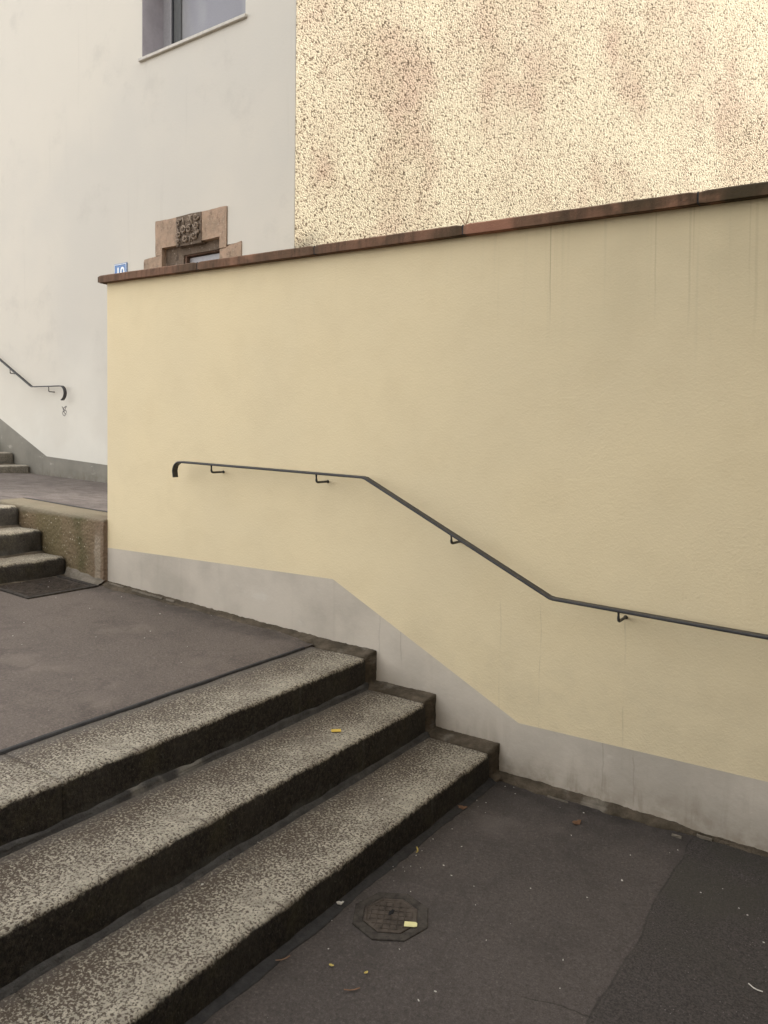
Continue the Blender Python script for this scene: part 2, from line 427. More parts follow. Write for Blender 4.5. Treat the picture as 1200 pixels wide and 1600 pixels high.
def sheet(x0, x1, y0, y1, fz, step, th=.12):
    bm = bmesh.new()
    nx = max(2, int((x1 - x0) / step)); ny = max(2, int((y1 - y0) / step))
    g = [[bm.verts.new((x0 + (x1 - x0) * i / nx, y0 + (y1 - y0) * j / ny, fz(x0 + (x1 - x0) * i / nx, y0 + (y1 - y0) * j / ny))) for j in range(ny + 1)] for i in range(nx + 1)]
    for i in range(nx):
        for j in range(ny): bm.faces.new([g[i][j], g[i + 1][j], g[i + 1][j + 1], g[i][j + 1]])
    if th:
        sharp = []
        rim = [g[i][0] for i in range(nx + 1)] + [g[nx][j] for j in range(1, ny + 1)] + [g[i][ny] for i in range(nx - 1, -1, -1)] + [g[0][j] for j in range(ny - 1, 0, -1)]
        rim = [bm.verts.new(v.co) for v in rim]; lo = [bm.verts.new((v.co.x, v.co.y, v.co.z - th)) for v in rim]; n = len(rim)
        for i in range(n): bm.faces.new([rim[i], rim[(i + 1) % n], lo[(i + 1) % n], lo[i]])
    return bm

# ground and paved surfaces (setting)
bm = bmesh.new(); vs = [bm.verts.new(p) for p in ((-150, -150, -1.78), (150, -150, -1.78), (150, 150, -1.78), (-150, 150, -1.78))]; bm.faces.new(vs)
meta(link('ground', bm, mat_asphalt('far_ground', (.07, .06, .055), (.06, .05, .045), (.05, .04, .035), .1)), kind='structure')
lowz = lambda x, y: G + .005 * mn.noise(Vector((x * 1.7, y * 1.7, 9))) + .0018 * mn.noise(Vector((x * 9, y * 9, 2)))
meta(link('lower_pavement', sheet(-1.70, 2.98, -3, 3.37, lowz, .05, .08), ASL, smooth=True), kind='structure')
meta(link('upper_pavement', sheet(-9.5, -2.776, -3, 3.37, lambda x, y: land_z(x, y), .06, .3), ASU, smooth=True), kind='structure')
meta(link('terrace_pavement', sheet(-16, -4.80, 3.625, 5.72, lambda x, y: terr_z(x, y), .08, .3), AST, smooth=True), kind='structure')
meta(link('yard_ground', sheet(-4.78, 2.98, 3.62, 5.72, lambda x, y: -.62, .5, .3), AST), kind='structure')
meta(link('upper_terrace_pavement', sheet(-16, -6.32, -3, 3.61, lambda x, y: terr_z(x, y), .12, .5), AST, smooth=True), kind='structure')

# ------------------------------------------------------------------ steps
def step_block(y0, y1, depth, h, seed, rnd=.016, endround=True, amp=1.):
    """granite block in local space: nosing at x=0, tread at z=0"""
    bm = bmesh.new()
    prof = []
    n = 14
    for i in range(n): prof.append((-depth + (depth - rnd) * i / n, 0))
    for k in range(5):
        a = math.pi / 2 * k / 4
        prof.append((-rnd + rnd * math.sin(a), -rnd + rnd * math.cos(a)))
    for i in range(1, 9): prof.append((.004 * i / 8, -rnd - (h - rnd) * i / 8))
    ny = int((y1 - y0) / .018); rings = []
    for j in range(ny + 1):
        y = y0 + (y1 - y0) * j / ny
        e = min(j, ny - j) * (y1 - y0) / ny; er = max(0, 1 - e / .03) ** 2 * (.018 if y > 3.2 else .0025) if endround else 0
        ring = []
        for (x, z) in prof:
            front = max(0, 1 - abs(x) / .05) ; topness = max(0, 1 + z / .05)
            p = (x, y, z)
            d = (nz(p, 5, seed) * .0045 + nz(p, 22, seed) * .0028 + nz(p, 60, seed) * .0012) * amp
            edge = front * topness
            d2 = -abs(nz((0, y, 0), 9, seed + 3)) * .010 * edge * amp - (.016 * max(0, nz((0, y, 0), 3.1, seed + 9) - .25)) * edge
            if x > -rnd * .5 and z < -rnd * .5: dx, dz = d + d2 * .7, 0
            elif x > -rnd: dx, dz = (d + d2) * .7, (d * .5 + d2) * .7
            else: dx, dz = 0, d * .45 + d2 * .7
            if x > -rnd - .03: dx -= er
            dz -= er * (1 if z > -rnd * 1.5 else 0)
            ring.append(bm.verts.new((x + dx, y, z + dz)))
        ring.append(bm.verts.new((-depth, y, -h)))
        rings.append(ring)
    m = len(rings[0])
    for j in range(ny):
        for k in range(m): bm.faces.new([rings[j][k], rings[j][(k + 1) % m], rings[j + 1][(k + 1) % m], rings[j + 1][k]])
    bm.faces.new(rings[0]); bm.faces.new(rings[-1])
    return bm
def mortar_strip(x, y0, y1, z0, h, d, seed):
    """thin ragged fillet of mortar along the foot of a riser"""
    bm = bmesh.new(); rings = []
    ny = int((y1 - y0) / .02)
    for j in range(ny + 1):
        y = y0 + (y1 - y0) * j / ny
        hh = h * (1 + .5 * nz((0, y, 0), 4, seed) + .3 * nz((0, y, 0), 19, seed)); dd = d * (1 + .5 * nz((0, y, 0), 5, seed + 5) + .25 * nz((0, y, 0), 25, seed))
        rings.append([bm.verts.new(p) for p in ((x - .02, y, z0 - .02), (x - .02, y, z0 + hh), (x + .007, y, z0 + hh), (x + .013, y, z0 + hh * .55), (x + dd * .7 + .008, y, z0 + hh * .25), (x + dd + .012, y, z0 + .002), (x + dd + .012, y, z0 - .02))])
    for j in range(ny):
        for k in range(7): bm.faces.new([rings[j][k], rings[j][(k + 1) % 7], rings[j + 1][(k + 1) % 7], rings[j + 1][k]])
    bm.faces.new(rings[0]); bm.faces.new(rings[-1])
    return bm
YE = 3.300
splits = [1.50, None, 1.10]
labs = ['granite top step with a dark tar joint behind it and a crack at left',
        'middle granite step of the near flight with a mustard card lying on it',
        'lowest granite step of the near flight, beside the octagonal manhole cover']
for i in range(3):
    zt = T[i]; zb = (T + [G])[i + 1]; dep = .385 if i == 0 else .40
    root = empty('granite_step', (XF[i], 0, zt), labs[i], 'step', 'granite steps of the near flight')
    segs = [(-3, YE)] if splits[i] is None else [(-3, splits[i] - .0006), (splits[i] + .0006, YE)]
    for s, (a, b) in enumerate(segs):
        bm = step_block(a, b, dep, zt - zb + .05, i * 5 + s)
        bmesh.ops.translate(bm, verts=bm.verts, vec=(XF[i], 0, zt))
        link('step_block', bm, GRA, root, smooth=True)
    bm = mortar_strip(XF[i] + .006, -3, YE - .01, zb, (.024, .016, .010)[i], (.008, .010, .022)[i], i + 1)
    link('mortar_joint', bm, (MOG, MOG, TAR)[i], root, smooth=True)
    if i == 0:
        bm = bmesh.new(); n = 160; row = []
        for j in range(n + 1):
            y = -3 + 6.22 * j / n; w = .010 + .004 * nz((0, y, 0), 8, 2)
            x = -2.778 + .006 * nz((0, y, 0), 3, 4); z = land_z(-2.776, y) + .0045
            row.append([bm.verts.new((x - w, y, z - .012)), bm.verts.new((x - w * .8, y, z)), bm.verts.new((x + w * .8, y, z - .002)), bm.verts.new((x + w, y, z - .02))])
        for j in range(n):
            for k in range(3): bm.faces.new([row[j][k], row[j + 1][k], row[j + 1][k + 1], row[j][k + 1]])
        link('tar_joint', bm, TAR, root, smooth=True)

# side flight up to the terrace
SX = [-5.252, -5.572, -5.905]; ST = [-.975, -.797, -.632]
sl = ['lowest worn step of the side flight, beside the square drain cover', 'middle worn step of the side flight against the low concrete wall', 'top worn step of the side flight, level with the terrace']
for i in range(3):
    zb = ([land_z(-5.2)] + ST)[i]
    root = empty('worn_step', (SX[i], 0, ST[i]), sl[i], 'step', 'worn steps of the side flight')
    bm = step_block(-3, 3.335, .42, ST[i] - zb + .06, 20 + i, .03, True, 2.6)
    bmesh.ops.translate(bm, verts=bm.verts, vec=(SX[i], 0, ST[i]))
    link('step_block', bm, GRB, root, smooth=True)
    bm = mortar_strip(SX[i] + .006, -3, 3.33, zb, .012, .012, 30 + i)
    link('mortar_joint', bm, MOR, root, smooth=True)
# far flight against the white house
FXs = [-9.83, -10.225, -10.62, -11.02]
fl = ['lowest step of the far flight below the white house wall', 'second step of the far flight, cut by the left edge', 'third step of the far flight against the grey plinth', 'fourth step of the far flight, farthest back']
for i in range(4):
    zt = -.512 + .165 * i; zb = -.66 if i == 0 else zt - .165
    root = empty('rough_stone_step', (FXs[i], 0, zt), fl[i], 'step', 'rough steps of the far flight')
    bm = step_block(3.7, 5.70, .44, zt - zb + .06, 40 + i, .025, True, 2.2)
    bmesh.ops.translate(bm, verts=bm.verts, vec=(FXs[i], 0, zt))
    link('step_block', bm, GRC, root, smooth=True)
    link('mortar_joint', mortar_strip(FXs[i] + .006, 3.7, 5.70, zb + (.03 if i == 0 else 0), .012, .015, 50 + i), MOR, root, smooth=True)

# ------------------------------------------------------------------ yellow wall
wall = empty('yellow_wall', (-2.4, FW, -1.69), 'tall pale yellow rendered wall with grey painted foot and brown sandstone coping', 'wall')
XL, XR = -4.788, 2.98
def cz(x): return .995 - .0215 * (x + .5)      # coping top line
sk = [(XL, -.866), (-2.693, -.843), (-1.533, -1.405), (-.442, -1.392), (XR, -1.35)]
sk[0] = (XL, -.868)
top = [(XR, cz(XR) - .05), (XL, cz(XL) - .05)]
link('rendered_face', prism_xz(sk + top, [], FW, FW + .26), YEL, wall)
link('painted_foot', prism_xz([(XL, -1.9), (XR, -1.9)] + sk[::-1], [], FW, FW + .26), PLG, wall)
cj = [-4.835, -3.787, -2.814, -1.861, -.762, .30, 1.4, 2.2, 2.98]
for a, b in zip(cj[:-1], cj[1:]):
    bm = bmesh.new(); n = max(8, int((b - a) / .03)); rings = []
    for j in range(n + 1):
        x = a + .004 + (b - a - .008) * j / n
        t = cz(x) + .0015 * nz((x, 0, 0), 8, 1); e = min(j, n - j); er = .004 if e == 0 else 0
        w = .0022 * nz((x, 0, 1), 14, 2)
        y0, y1 = 3.313 + w, 3.66
        rings.append([bm.verts.new(p) for p in ((x, y0 + er, t - .051 + er), (x, y0 + er, t - .006 - er), (x, y0 + .006 + er, t - er), (x, y1, t + .012), (x, y1, t - .05), (x, y0 + .022, t - .05), (x, y0 + .018, t - .044), (x, y0 + .010, t - .044), (x, y0 + .008, t - .051 + er))])
    m = 9
    for j in range(n):
        for k in range(m): bm.faces.new([rings[j][k], rings[j][(k + 1) % m], rings[j + 1][(k + 1) % m], rings[j + 1][k]])
    bm.faces.new(rings[0]); bm.faces.new(rings[-1])
    link('coping_stone', bm, COP, wall)
    if a > -4.8:
        bm = bmesh.new(); box(bm, a - .0035, a + .0035, 3.319, 3.65, cz(a) - .049, cz(a) - .002); link('coping_joint', bm, TAR, wall)

# mortar upstand following the stairs along the wall foot
def stair_line():
    L = [(-4.78, land_z(-4.78)), (-2.78, land_z(-2.78)), (XF[0], T[0]), (XF[0], T[1]), (XF[1], T[1]), (XF[1], T[2]), (XF[2], T[2]), (XF[2], G), (.6, G)]
    return L
def offs(L, d, taper=None):
    out = []
    for i, (x, z) in enumerate(L):
        dd = d
        ox = (dd * .5 if dd > .01 else -.004) if i in (2, 3, 4, 5, 6, 7) else 0
        out.append((x + ox, z + dd))
    return out
def sample(L1, L2, n):
    res = []
    for i in range(len(L1) - 1):
        a, b = Vector(L1[i]), Vector(L1[i + 1]); k = max(2, int((b - a).length / .014))
        for j in range(k): 
            t = j / k; res.append((a.lerp(b, t), Vector(L2[i]).lerp(Vector(L2[i + 1]), t)))
    res.append((Vector(L1[-1]), Vector(L2[-1])))
    return res
bm = bmesh.new(); rows = []
L = stair_line(); A = offs(L, .024); B = offs(L, .007)
for (pa, pb) in sample(A, B, 1):
    x = pa.x
    w = (.085 if x > -2.75 and x < -1.58 else .055) + .03 * nz((x, 0, pa.y), 5, 3) + .010 * nz((x, 0, pa.y), 30, 3)
    fade = 1.
    if x > -.85: fade = max(.35, 1 - (x + .85) / .25)
    if x < -2.8: w *= 1.15
    w *= fade
    row = []
    for t, yy in ((1.15, FW + .002), (1.0, FW - .010), (.75, FW - w * .45), (.35, FW - w * .8), (-.35, FW - w), (-1.6, FW - w - .004)):
        q = pb.lerp(pa, max(0, t) * fade) if t >= 0 else pb + (pb - pa) * (-t)
        nn = .005 * nz((q.x, yy, q.y), 24, 7) + .003 * nz((q.x, yy, q.y), 70, 7)
        row.append(bm.verts.new((q.x + nn, yy + (nn if yy < FW - .005 else 0), q.y + nn)))
    rows.append(row)
for i in range(len(rows) - 1):
    for k in range(5): bm.faces.new([rows[i][k], rows[i + 1][k], rows[i + 1][k + 1], rows[i][k + 1]])
link('mortar_upstand', bm, MOR, wall, smooth=True)
# pale broken edging of render along the landing, and the white line at the lower ground
def crumb_line(pts, w, seed, gap=.1):
    bm = bmesh.new()
    for i in range(len(pts) - 1):
        a, b = Vector(pts[i]), Vector(pts[i + 1]); n = max(1, int((b - a).length / .02)); prev = None
        for j in range(n + 1):
            p = a.lerp(b, j / n); g = nz(p, 9, seed)
            ww = w * (1 + .7 * nz(p, 25, seed + 1))
            if g < gap - .35: prev = None; continue
            z = p.z + .004 * nz(p, 40, seed)
            r = [bm.verts.new((p.x, p.y - ww, z - .008)), bm.verts.new((p.x, p.y - ww * .6, z + .002)), bm.verts.new((p.x, p.y + ww * .6, z + .004)), bm.verts.new((p.x, p.y + ww, z - .008))]
            if prev:
                for k in range(3): bm.faces.new([prev[k], r[k], r[k + 1], prev[k + 1]])
            prev = r
    return bm
link('render_edging', crumb_line([(-4.74, 3.335, land_z(-4.74) + .024), (-4.35, 3.325, land_z(-4.35) + .022), (-4.0, 3.318, land_z(-4.0) + .020)], .0045, 3, .2), MOP, wall)
link('render_edging', crumb_line([(-1.35, 3.30, G + .004), (-.95, 3.295, G + .004), (-.75, 3.29, G + .004)], .0022, 8, .5), MOP, wall)
link('render_edging', crumb_line([(-.70, 3.338, G + .010), (-.3, 3.342, G + .010)], .0025, 9, .3), MOP, wall)

# ------------------------------------------------------------------ handrails
def scroll(cx, cz_, r, a0, a1, n=12, shrink=.0):
    return [(cx + (r * (1 - shrink * i / n)) * math.cos(R(a0 + (a1 - a0) * i / n)), cz_ + (r * (1 - shrink * i / n)) * math.sin(R(a0 + (a1 - a0) * i / n))) for i in range(n + 1)]
def bracket(parent, x, zr, yr, yw, drop, r=.0065):
    bm = bmesh.new()
    pts = [(x, yr, zr - .002), (x, yr, zr - drop + .014), (x, yr + .004, zr - drop + .004), (x, yr + .014, zr - drop), (x, (yr + yw) / 2, zr - drop), (x, yw + .01, zr - drop)]
    tube(bm, pts, r, 10)
    link('bracket', bm, RAIL, parent, smooth=True)
    bm = bmesh.new(); tube(bm, [(x, yw - .004, zr - drop), (x, yw + .002, zr - drop)], .009, 14); link('wall_plate', bm, RAIL, parent)
RY = 3.262
rail = empty('handrail', (-2.4, RY, -.25), 'long dark iron handrail bending down along the yellow wall above the steps', 'handrail', 'dark iron handrails')
def railz(x):
    P = [(-3.853, -.211), (-2.398, -.246), (-1.334, -.750), (.7, -.818)]
    for (a, b), (c, d) in zip(P, P[1:]):
        if a <= x <= c: return b + (d - b) * (x - a) / (c - a)
bm = bmesh.new()
sc0 = scroll(-3.868, -.272, .060, 182, 88, 12)
pts = [(-3.922, -.312)] + sc0[:-1] + [(-3.853, -.2115), (-3.2, -.2265), (-2.41, -.2455), (-2.39, -.2495), (-1.9, -.4817), (-1.342, -.7465), (-1.322, -.7505), (-.6, -.776), (.7, -.818)]
flatbar(bm, pts, .042, .0125, RY); link('rail', bm, RAIL, rail)
for x in (-3.585, -2.735, -1.864, -1.028, -.1):
    bracket(rail, x, railz(x) - .005, RY, FW, .045)

FY = 5.632
rail2 = empty('handrail', (-9.3, FY, .53), 'short dark iron handrail ending in a curl on the white house wall', 'handrail', 'dark iron handrails')
bm = bmesh.new()
sc2 = scroll(-8.985, .440, .094, 90, -75, 14, .05)
pts = [(-13.5, 2.48), (-10.443, .932), (-9.668, .545), (-9.645, .538), (-9.0, .534)] + sc2[1:]
flatbar(bm, pts, .046, .013, FY); link('rail', bm, RAIL, rail2)
for x, z in ((-10.19, .80), (-9.26, .531), (-11.6, 1.51)):
    bracket(rail2, x, z - .004, FY, FF, .062)

# ------------------------------------------------------------------ low concrete wall carrying the terrace edge
rw = empty('low_wall', (-5.3, 3.34, -1.13), 'low mossy exposed-concrete wall between the side flight and the yellow wall', 'wall')
def rtop(x): return terr_z(x, 3.4) + .006
bm = bmesh.new(); n = 90; m = 26; rows = []
for i in range(n + 1):
    x = -6.3 + (6.3 - 4.792) * i / n; row = []
    for j in range(m + 1):
        z = -1.2 + (rtop(x) - .012 + 1.2) * j / m
        row.append(bm.verts.new((x, 3.337 + .005 * nz((x, 0, z), 7, 1) + .0035 * nz((x, 0, z), 30, 2), z)))
    row.append(bm.verts.new((x, 3.348, rtop(x) - .003 + .003 * nz((x, 0, 0), 20, 1))))
    row.append(bm.verts.new((x, 3.40, rtop(x) + .002 * nz((x, 1, 0), 20, 1))))
    row.append(bm.verts.new((x, 3.585, rtop(x) + .002)))
    row.append(bm.verts.new((x, 3.585, -1.2)))
    rows.append(row)
for i in range(n):
    for k in range(len(rows[0]) - 1): bm.faces.new([rows[i][k], rows[i + 1][k], rows[i + 1][k + 1], rows[i][k + 1]])
bm.faces.new(rows[0]); bm.faces.new(rows[-1])
link('concrete_body', bm, CON, rw, smooth=True)
bm = bmesh.new(); rows = []
for i in range(41):
    x = -6.3 + (6.3 - 4.80) * i / 40; z = rtop(x); w = .004 * nz((x, 0, 0), 9, 4)
    rows.append([bm.verts.new(p) for p in ((x, 3.586, z - .05), (x, 3.588 + w, z + .004), (x, 3.624 + w, z + .003), (x, 3.632, z - .05))])
for i in range(40):
    for k in range(3): bm.faces.new([rows[i][k], rows[i + 1][k], rows[i + 1][k + 1], rows[i][k + 1]])
link('tar_joint', bm, TAR, rw)
bm = bmesh.new(); rows = []
for i in range(46):
    t = i / 45; x = -5.24 + .455 * t; h = .035 + .035 * (1 - t) + .012 * nz((x, 0, 0), 12, 5); z0 = land_z(x)
    d = .02 + .02 * t + .01 * nz((x, 0, 0), 9, 6)
    rows.append([bm.verts.new(p) for p in ((x, 3.35, z0 + h), (x, 3.328, z0 + h - .005), (x, 3.322 - d * .35, z0 + h * .45), (x, 3.322 - d * .75, z0 + .014), (x, 3.322 - d, z0 - .012))])
for i in range(45):
    for k in range(4): bm.faces.new([rows[i][k], rows[i + 1][k], rows[i + 1][k + 1], rows[i][k + 1]])
link('mortar_fillet', bm, MOP, rw, smooth=True)

# ------------------------------------------------------------------ white house
house = empty('white_house', (-8, FF, -.66), 'white rendered house with an old sandstone doorway and a small high window', 'house')
XE = -5.10
plt = [(-18, 3.83), (-10.6, .118), (-9.443, -.383), (-8.099, -.454), (XE, -.60)]
wx0, wx1, wz0 = -7.46, -5.79, 4.262
dx0, dx1, dzt = -7.09, -6.15, 2.04
outer = [(-18, 3.83)] + plt[1:4] + [(dx0 - .31, -.49), (dx0 - .31, 1.96), (dx0 - .12, 1.96), (dx0 - .12, 2.36), (dx1 + .11, 2.36), (dx1 + .11, 1.96), (dx1 + .325, 1.96), (dx1 + .325, -.55), (XE, -.60), (XE, 7.5), (-18, 7.5)]
bm = prism_xz(outer, [[(wx0, wz0), (wx1, wz0), (wx1, 5.5), (wx0, 5.5)]], FF, FF + .30)
for v in bm.verts:
    if v.co.x > -5.2: v.co.x += (v.co.y - FF) * .81
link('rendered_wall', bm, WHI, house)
bm = prism_xz([(-18, -1.0), (dx0 - .31, -1.0), (dx0 - .31, -.49)] + plt[1:4][::-1] + [(-18, 3.83)], [], FF, FF + .3)
link('cement_plinth', bm, PLH, house)
bm = prism_xz([(dx1 + .325, -1.0), (XE, -1.0), (XE, -.6), (dx1 + .325, -.55)], [], FF, FF + .3); link('cement_plinth', bm, PLH, house)
# window
win = empty('window', (0, 0, 0), None, None); win.parent = house
win.location = (-6.6 + 8, 0, wz0 + .66)
def wl(name, bm, mt, **k): return link(name, bm, mt, win, **k)
bm = bmesh.new(); box(bm, wx0, wx0 + .006, FF + .003, FF + .40, wz0, 5.5); wl('reveal', bm, REV)
bm = bmesh.new(); box(bm, wx0 - .03, wx1 + .03, FF - .035, FF + .33, wz0 - .032, wz0 + .004, bev=.004); wl('sill', bm, SIL)
bm = bmesh.new()
box(bm, wx0 + .006, wx0 + .115, FF + .30, FF + .36, wz0 + .004, 5.5); box(bm, wx0 + .115, wx1, FF + .302, FF + .36, wz0 + .004, wz0 + .05)
box(bm, wx1 - .08, wx1, FF + .30, FF + .36, wz0 + .05, 5.5); wl('outer_frame', bm, ALU)
bm = bmesh.new(); box(bm, wx0 + .117, wx0 + .124, FF + .297, FF + .36, wz0 + .05, 5.5); box(bm, wx0 + .165, wx0 + .176, FF + .297, FF + .36, wz0 + .05, 5.5); wl('gap_shade', bm, ALD)  # near-black strips standing in for the shaded gaps between the frames
bm = bmesh.new(); box(bm, wx0 + .126, wx0 + .163, FF + .285, FF + .36, wz0 + .045, 5.5); wl('sash_frame', bm, ALU)
bm = bmesh.new(); box(bm, wx0 + .178, wx0 + .30, FF + .312, FF + .36, wz0 + .05, 5.5); wl('sash_frame', bm, SAS)
bm = bmesh.new(); box(bm, wx0 + .29, wx1 - .05, FF + .33, FF + .345, wz0 + .04, 5.5); wl('pane', bm, GLS)
bm = bmesh.new(); box(bm, wx0 - .1, wx1 + .02, FF + .40, FF + .42, wz0 - .1, 5.7); wl('dark_interior', bm, ALD)

# doorway: sandstone surround
def rough_prism(poly, y0, y1, seed, amp=.006):
    pts = []
    for i in range(len(poly)):
        a, b = Vector(poly[i]), Vector(poly[(i + 1) % len(poly)]); n = max(1, int((b - a).length / .04))
        for j in range(n):
            p = a.lerp(b, j / n); pts.append((p.x + amp * nz((p.x, 0, p.y), 14, seed), p.y + amp * nz((p.x, 5, p.y), 14, seed)))
    bm = prism_xz(pts, [], y0, y1)
    return bm
door = empty('doorway', (0, 0, 0), None, None); door.parent = house; door.location = (-6.62 + 8, 0, 0)
def dl(name, bm, mt, **k): return link(name, bm, mt, door, **k)
dl('quoin', rough_prism([(-7.206, 1.974), (-7.092, 1.974), (-7.092, 2.052), (-6.834, 2.052), (-6.834, 2.361), (-7.206, 2.368)], FF - .012, FF + .2, 1), SST)
dl('quoin', rough_prism([(-7.412, -.55), (-7.094, -.55), (-7.094, 1.968), (-7.20, 1.972), (-7.40, 1.962), (-7.412, 1.93)], FF - .012, FF + .2, 2), SST)
dl('quoin', rough_prism([(-6.426, 2.054), (-6.150, 2.054), (-6.150, 1.93), (-6.046, 1.93), (-6.040, 2.366), (-6.426, 2.363)], FF - .014, FF + .2, 3), SST)
dl('quoin', rough_prism([(-6.148, -.55), (-5.825, -.55), (-5.825, 1.966), (-6.0, 1.948), (-6.05, 1.924), (-6.148, 1.924)], FF - .012, FF + .2, 4), SST)
ks = dl('keystone', rough_prism([(-6.832, 2.030), (-6.428, 2.030), (-6.428, 2.361), (-6.61, 2.366), (-6.832, 2.358)], FF - .022, FF + .2, 5, .004), SSD)
bm = bmesh.new()
yk = FF - .026
def spiral(cx, cz_, r0, turns, s, a0, rad=.012):
    n = 26; pts = []
    for i in range(n + 1):
        t = i / n; a = a0 + s * turns * 2 * math.pi * t; r = r0 * (1 - .82 * t)
        pts.append((cx + r * math.cos(a), yk - .010 - .018 * t, cz_ + r * math.sin(a)))
    tube(bm, pts, [rad * (1 - .3 * i / n) for i in range(n + 1)], 7)
for a in ((-6.775, 2.285, .040, 1.3, 1, 0.5), (-6.70, 2.20, .042, 1.4, -1, 2.), (-6.77, 2.16, .034, 1.2, 1, 3.), (-6.60, 2.195, .045, 1.3, 1, 1.),
          (-6.49, 2.31, .038, 1.3, -1, 0.), (-6.485, 2.22, .034, 1.2, 1, 4.), (-6.52, 2.11, .045, 1.4, -1, 1.2), (-6.66, 2.10, .040, 1.3, 1, 2.6),
          (-6.78, 2.08, .032, 1.2, -1, 5.), (-6.45, 2.15, .022, 1.1, 1, 2.), (-6.60, 2.30, .030, .9, -1, 1.5)): spiral(*a)
for (x0, z0, x1, z1) in ((-6.72, 2.34, -6.70, 2.24), (-6.62, 2.35, -6.56, 2.24), (-6.56, 2.24, -6.48, 2.14), (-6.69, 2.16, -6.72, 2.06), (-6.58, 2.15, -6.60, 2.05), (-6.80, 2.24, -6.79, 2.12)):
    tube(bm, [(x0, yk, z0), ((x0 + x1) / 2 + .012, yk - .012, (z0 + z1) / 2), (x1, yk, z1)], [.006, .013, .006], 7)
for _ in range(30):
    x, z = random.uniform(-6.81, -6.45), random.uniform(2.05, 2.34)
    bmesh.ops.create_icosphere(bm, subdivisions=1, radius=random.uniform(.006, .014), matrix=Matrix.Translation((x, yk, z)))
link('carved_scrolls', bm, CAR, door, smooth=True)
dl('inner_lintel', rough_prism([(-7.092, -.6), (-6.80, -.6), (-6.80, 1.95), (-6.148, 1.95), (-6.148, 2.056), (-7.092, 2.056)], FF + .055, FF + .2, 6, .003), SSD)
dl('inner_moulding', rough_prism([(-6.80, -.6), (-6.77, -.6), (-6.77, 1.938), (-6.148, 1.938), (-6.148, 1.95), (-6.80, 1.95)], FF + .075, FF + .2, 7, .002), SSI)
bm = bmesh.new(); box(bm, -6.77, -6.148, FF + .12, FF + .2, 1.83, 1.925); box(bm, -6.77, -6.70, FF + .15, FF + .2, -.6, 1.83); dl('door_frame', bm, ALU)
bm = bmesh.new(); box(bm, -6.70, -6.148, FF + .19, FF + .23, -.6, 1.83); dl('door_leaf', bm, ALU)
bm = bmesh.new(); box(bm, -6.77, -6.148, FF + .18, FF + .2, 1.925, 1.94); dl('shadow_gap', bm, ALD)  # near-black strip colours in the shade above the door frame
bm = bmesh.new(); box(bm, -7.3, -6.0, FF + .235, FF + .30, -.6, 2.3); dl('back_board', bm, ALD)

# house number plate
plate = empty('house_number_plate', (-7.85, FF, 1.86), 'small blue enamel number plate on the white wall, half hidden by the coping', 'sign')
bm = bmesh.new(); box(bm, -7.972, -7.728, FF - .012, FF + .001, 1.765, 1.968, bev=.003); link('enamel_plate', bm, BLU, plate)
bm = prism_xz([(-7.964, 1.773), (-7.736, 1.773), (-7.736, 1.960), (-7.964, 1.960)], [[(-7.958, 1.779), (-7.742, 1.779), (-7.742, 1.954), (-7.958, 1.954)]], FF - .0145, FF - .0115)
link('white_border', bm, WHE, plate)
cu = bpy.data.curves.new('digits', 'FONT'); cu.body = '10'; cu.size = .165; cu.extrude = .0012; cu.align_x = 'CENTER'; cu.offset = .004
tmp = bpy.data.objects.new('digits', cu); COL.objects.link(tmp)
dg = bpy.context.evaluated_depsgraph_get(); me = bpy.data.meshes.new_from_object(tmp.evaluated_get(dg))
bpy.data.objects.remove(tmp)
digits = bpy.data.objects.new('digits', me); COL.objects.link(digits); me.materials.clear(); me.materials.append(WHE)
digits.parent = plate; digits.rotation_euler = (R(90), 0, 0); digits.location = (0, -.0135, 1.806 - 1.86)

# ink doodle below the far handrail
bm = bmesh.new()
p = []
for i in range(40):
    t = i / 39 * 2 * math.pi
    p.append((-9.03 + .035 * math.sin(2 * t + .4) + .012 * math.sin(5 * t), FF - .0008, .215 + .055 * math.cos(t) + .012 * math.sin(4 * t)))
tube(bm, p, .0035, 5)
tube(bm, [(-9.085, FF - .0008, .275), (-9.05, FF - .0008, .235), (-9.00, FF - .0008, .225), (-8.985, FF - .0008, .195)], .004, 5)
meta(link('wall_doodle', bm, INK, None, (-9.03, FF, .215)), 'tiny black ink doodle on the white wall below the curled rail end', 'graffiti')

# ------------------------------------------------------------------ pebbledash building
u = Vector((.63, .777)).normalized(); A0 = Vector((-5.086, 5.702)); B0 = A0 + u * 10.5
pb = empty('pebbledash_building', (-4, 7, -.66), 'sunlit building gable in coarse cream pebbledash rising behind the yellow wall', 'building')
link('gable_wall', prism_xy([tuple(A0), tuple(B0), (B0.x - 2, B0.y + 2), (-9, 14), (-9, 6.06), (-4.825, 6.06)], -1.2, 7.5), PEB, pb)
bm = prism_xy([(A0.x + .0, A0.y + .05), tuple(B0 + Vector((.1, 0))), (B0.x - 2, B0.y + 2.1), (-9, 14.1), (-9, 6.1), (-4.9, 6.1)], 7.5, 7.6); link('roof_slab', bm, DRK, pb)

# unseen buildings added to block sun and bounce light into the alley
b = empty('unseen_sun_blocker', (6, 2, -1.7), 'unseen tall block added beyond the right edge to shade the alley', 'building')
bm = prism_xy([(3.0, -7), (9, -7), (9, 10.1), (3.0, 10.1)], -1.75, 9.0); link('wall', bm, DRK, b)
b = empty('unseen_bounce_house', (0, -6, -1.7), 'unseen beige house across the alley, added behind the viewer for its bounce light', 'building')
bm = prism_xy([(-2.5, -10), (2.98, -10), (2.98, -3.6), (-2.5, -3.6)], -1.75, 6.5); link('wall', bm, OPP, b)

